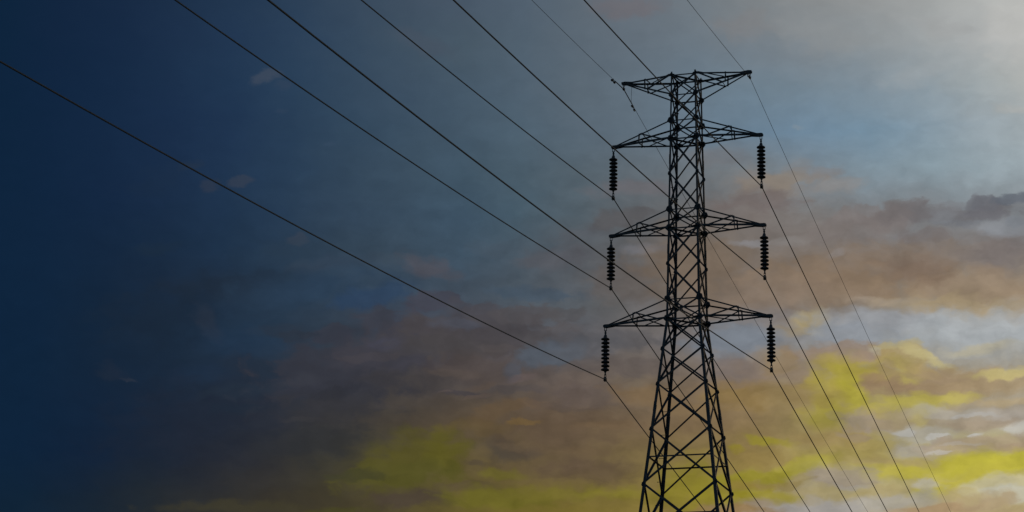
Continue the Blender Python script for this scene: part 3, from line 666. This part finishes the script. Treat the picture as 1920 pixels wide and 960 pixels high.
def lerp(a, b, t): return a + (b - a) * t
def arm(i, s):
    """one crossarm on side s; the outer end is at the level of the ring it hangs from"""
    Lr = ARM[i]; zt = Z[i]
    arm_o = empty('crossarm'); arm_o.parent = tower
    ks = (0, 3) if s < 0 else (1, 2)             # near and far corner
    tipc = Vector((s * Lr, 0, zt))
    flatk = i                                     # ring whose chords run level
    slopez = Z[1] if i == 0 else Z[TOP[i]]
    lvl, slp = {}, {}
    for k in ks:
        sv = CORN[k][1]
        tip = tipc + Vector((0, sv * .035, 0))
        a = node(k, zt); b = node(k, slopez)
        tl = tip + Vector((0, 0, .0)); ts = tip + Vector((-s * .03, 0, .035 if slopez > zt else -.035))
        lvl[k] = (tl, a); slp[k] = (ts, b)
        bm = bmesh.new(); angle(bm, a, tl, (0, 0, 1 if i else -1), (0, -sv, 0), .055, .006, .02); link('chord', bm, STEEL, arm_o)
        bm = bmesh.new(); angle(bm, b, ts, (0, 0, -1 if i else 1), (0, -sv, 0), .046, .005, .02); link('chord', bm, STEEL, arm_o)
        # post between the chords
        f = .46
        bm = bmesh.new(); angle(bm, lerp(*lvl[k], f), lerp(*slp[k], f), (s, 0, 0), (0, -sv, 0), .040, .004, .015); link('post', bm, STEEL, arm_o)
        # diagonal back to the body
        bm = bmesh.new()
        if i: angle(bm, lerp(*slp[k], f), lerp(*lvl[k], .87), (0, 0, 1), (0, -sv, 0), .040, .004)
        else: angle(bm, lerp(*slp[k], .50), lerp(*lvl[k], 1.0), (0, 0, 1), (0, -sv, 0), .042, .004)
        link('diagonal_brace', bm, STEEL, arm_o)
    n, f_ = ks
    # bracing across the level pair of chords, and one tie across the sloping pair
    bm = bmesh.new(); o = Vector((0, 0, -.005 if i else .005))
    angle(bm, lerp(*lvl[n], .46) + o, lerp(*lvl[f_], .50) + o, (s, 0, 0), (0, 0, 1), .026, .004); link('tie', bm, STEEL, arm_o)
    bm = bmesh.new(); angle(bm, lerp(*lvl[f_], .54) + o, lerp(*lvl[n], .97) + o, (s, 0, 0), (0, 0, 1), .036, .004); link('tie', bm, STEEL, arm_o)
    bm = bmesh.new(); angle(bm, lerp(*slp[n], .50) - o, lerp(*slp[f_], .50) - o, (s, 0, 0), (0, 0, 1), .024, .004); link('tie', bm, STEEL, arm_o)
    # plates closing the tip
    bm = bmesh.new()
    for sv in (-1, 1):
        pts = [(.07, -.045), (.07, .03), (.02, .05), (-.26, .055), (-.3, .02), (-.3, -.03), (-.05, -.06)]
        if i == 0: pts = [(u, -v) for u, v in pts]
        c = tipc + Vector((0, sv * .046, .01 if i else -.01))
        plate(bm, c, (0, 1, 0), (s, 0, 0), [(u, v * (-s if True else 1)) for u, v in pts], .009)
    bar(bm, tipc + Vector((s * .035, 0, 0)), .05, .085, .05)
    for u in (-.2, -.12, -.04, .03):
        tube(bm, [tipc + Vector((s * u, -.065, .005)), tipc + Vector((s * u, .065, .005))], .010, 6)
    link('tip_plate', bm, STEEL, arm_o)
    return tipc
TIPS = {}
for i in (0, 3, 6, 9):
    for s in (-1, 1): TIPS[(i, s)] = arm(i, s)
def world_pt(p):
    a = YAW
    return Vector((TX + p.x * math.cos(a) + p.y * math.sin(a), TY - p.x * math.sin(a) + p.y * math.cos(a), p.z))

# ------------------------------------------------------------------ insulator strings
INS = 1.7383
def shackle(bm, z0, z1, w, r=.011, ang=0.):
    x = Vector((math.cos(ang), math.sin(ang), 0)) * w
    pts = []
    for k in range(9):
        t = k / 8 * math.pi
        pts.append(Vector((0, 0, z0)) + x * math.cos(t) + Vector((0, 0, math.sin(t) * w)))
    pts = [Vector((0, 0, z1)) + x] + pts + [Vector((0, 0, z1)) - x]
    tube(bm, pts, r, 8); tube(bm, [Vector((0, 0, z1 + .012)) + x * 1.4, Vector((0, 0, z1 + .012)) - x * 1.4], .012, 8)
def make_string():
    root = empty('insulator_string')
    bm = bmesh.new()
    shackle(bm, -.055, -.15, .032, .011, YAW * 0)
    link('shackle', bm, FITTING, root, True)
    bm = bmesh.new()
    lathe(bm, [(.012, -.13), (.020, -.14), (.028, -.18), (.034, -.20), (.034, -.235), (.022, -.25), (.030, -.27), (.045, -.29), (.052, -.33), (.056, -.36), (.03, -.365)], 16)
    link('ball_fitting', bm, FITTING, root, True)
    z0, dz = -.35, .1265
    for k in range(9):
        bm = bmesh.new()
        lathe(bm, [(.030, .03), (.052, .024), (.060, .006), (.062, -.022), (.095, -.034), (.126, -.052), (.138, -.064), (.141, -.076), (.138, -.088), (.128, -.094), (.112, -.084), (.100, -.098), (.090, -.082), (.078, -.088), (.070, -.106), (.056, -.088), (.034, -.09), (.024, -.105)], 28)
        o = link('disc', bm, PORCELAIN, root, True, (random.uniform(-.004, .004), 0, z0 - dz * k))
        o.rotation_euler = (random.uniform(-.03, .03), random.uniform(-.03, .03), 0)
    zb = z0 - dz * 9
    bm = bmesh.new()
    lathe(bm, [(.018, zb + .06), (.046, zb + .03), (.050, zb - .0), (.032, zb - .03), (.022, zb - .05), (.024, zb - .09), (.034, zb - .10), (.034, zb - .12), (.014, zb - .13)], 16)
    link('socket_fitting', bm, FITTING, root, True)
    bm = bmesh.new(); shackle(bm, zb - .14, -INS + .045, .026, .010, 0); link('shackle', bm, FITTING, root, True)
    # suspension clamp: a boat shaped body with keeper and U bolts, along the line (local y)
    cl = bmesh.new()
    pts = [Vector((0, y, -INS - .012 - .9 * y * y)) for y in (-.13, -.10, -.06, 0, .06, .10, .13)]
    tube(cl, pts, [.022, .034, .044, .052, .044, .034, .022], 12)
    bar(cl, (0, 0, -INS + .05), .036, .07, .05)
    for y in (-.045, .045):
        for x in (-.034, .034): tube(cl, [(x, y, -INS - .08), (x, y, -INS + .05)], .008, 6)
        bar(cl, (0, y, -INS - .062), .09, .022, .016)
    link('suspension_clamp', cl, FITTING, root)
    return root
def copy_tree(o, parent=None):
    c = o.copy(); COL.objects.link(c); c.parent = parent
    for ch in list(o.children): copy_tree(ch, c)
    return c
proto = make_string()
LEVEL = {3: 'second', 6: 'third', 9: 'lowest'}
SIDE = {-1: 'left', 1: 'right'}
first = True; strings = []
for i in (3, 6, 9):
    for s in (-1, 1):
        strings.append((i, s))
for n, (i, s) in enumerate(strings):
    o = proto if n == 0 else copy_tree(proto)
    o.location = world_pt(TIPS[(i, s)]); o.rotation_euler = (0, 0, -YAW)
    tag(o, 'dark disc insulator string hanging from the %s tip of the %s crossarm pair' % (SIDE[s], LEVEL[i]), 'insulator', 'disc insulator strings hanging from the crossarm tips')

# ------------------------------------------------------------------ wires
AZN, AZF = -0.00585, -0.00484
PH = ((-.11188, .000603), (-.12562, .000114)); GW = ((-.10795, .000784), (-.12015, .000250))
def wire_points(tip, drop, prm, extra_az=0.):
    base = Vector((tip.x, tip.y, tip.z - drop)); pts = []
    (mn, cn), (mf, cf) = prm
    for s_ in ([190 - 2.5 * k for k in range(72)] + [10 - 1. * k for k in range(10)] + [.5]):
        pts.append(base + Vector((-s_ * math.sin(AZN), -s_ * math.cos(AZN), mn * s_ + cn * s_ * s_)))
    pts.append(base)
    for s_ in ([.5] + [1. * k for k in range(1, 10)] + [10 + 2.5 * k for k in range(101)]):
        pts.append(base + Vector((s_ * math.sin(AZF), s_ * math.cos(AZF), mf * s_ + cf * s_ * s_)))
    return [world_pt(p) for p in pts]
for i in (3, 6, 9):
    for s in (-1, 1):
        bm = bmesh.new(); tube(bm, wire_points(TIPS[(i, s)], INS + .012, PH), .0165, 8)
        o = link('conductor', bm, CABLE, None, True)
        tag(o, 'thick dark conductor cable clamped under the %s insulator string of the %s crossarm pair' % (SIDE[s], LEVEL[i]), 'power line', 'conductor cables strung past the tower')
GD = .2034
for s in (-1, 1):
    tip = TIPS[(0, s)]
    bm = bmesh.new(); tube(bm, wire_points(tip, GD, GW), .0072, 6)
    o = link('ground_wire', bm, CABLE, None, True)
    tag(o, 'thin earth wire running over the %s tip of the topmost crossarm' % SIDE[s], 'ground wire', 'thin earth wires strung at the tower top')
def gw_pt(tip, y):
    (mn, cn), (mf, cf) = GW
    if y < 0: return Vector((tip.x - (-y) * math.sin(AZN), tip.y + y * math.cos(AZN), tip.z - GD + mn * -y + cn * y * y))
    return Vector((tip.x + y * math.sin(AZF), tip.y + y * math.cos(AZF), tip.z - GD + mf * y + cf * y * y))
def rel(p, tip): return p - tip
for s in (-1, 1):
    tip = TIPS[(0, s)]
    root = empty('earth_wire_clamp', world_pt(tip), -YAW, 'small suspension clamp hooked below the %s tip of the topmost crossarm' % SIDE[s], 'cable clamp', 'clamps of the earth wires')
    bm = bmesh.new(); shackle(bm, -.06, -.125, .022, .009, 0); link('shackle', bm, FITTING, root, True)
    bm = bmesh.new()
    pts = [rel(gw_pt(tip, y), tip) for y in (-.10, -.05, 0, .05, .10)]
    tube(bm, pts, [.018, .034, .042, .034, .018], 10); bar(bm, (0, 0, -GD + .045), .03, .05, .07)
    bar(bm, (0, 0, -GD + .02), .09, .03, .02)
    link('suspension_clamp', bm, FITTING, root)
    if s < 0:
        # armour rods wound over the wire either side of the clamp
        bm = bmesh.new(); ys = [-1.15 + .1 * k for k in range(24)]
        tube(bm, [rel(gw_pt(tip, y), tip) for y in ys], [.013] + [.017] * 22 + [.013], 8); link('armour_rods', bm, CABLE, root, True)
        bm = bmesh.new()
        e = rel(gw_pt(tip, 1.05), tip)
        a = Vector((.28, 0, -.05)); pts = []
        for k in range(13):
            t = k / 12; pts.append(a * (1 - t) ** 2 + (Vector((.12, .45, -.55))) * 2 * t * (1 - t) + e * t * t)
        tube(bm, pts, .006, 6); link('bonding_lead', bm, CABLE, root, True)
    else:
        bm = bmesh.new(); bar(bm, (-.06, -.02, -.12), .03, .05, .11); bar(bm, (-.03, .05, -.16), .05, .06, .05); link('bonding_clip', bm, FITTING, root)
def damper(s, y, where):
    tip = TIPS[(0, s)]; p = gw_pt(tip, y); q = gw_pt(tip, y + .1); t = (q - p).normalized()
    root = empty('vibration_damper', world_pt(p), -YAW, 'dark damper on the left earth wire ' + where, 'vibration damper', 'dampers on the left earth wire')
    dn = Vector((0, 0, -.07))
    bm = bmesh.new(); bar(bm, dn * .4, .03, .04, .09); tube(bm, [dn - t * .15, dn + t * .15], .007, 6); link('clip', bm, FITTING, root)
    for k in (-1, 1):
        bm = bmesh.new(); tube(bm, [dn + t * k * .09, dn + t * k * .11, dn + t * k * .19, dn + t * k * .21], [.018, .036, .036, .02], 10); link('weight', bm, FITTING, root, True)
damper(-1, -1.35, 'above left of the topmost arm tip')
damper(-1, 1.25, 'below the topmost arm tip')
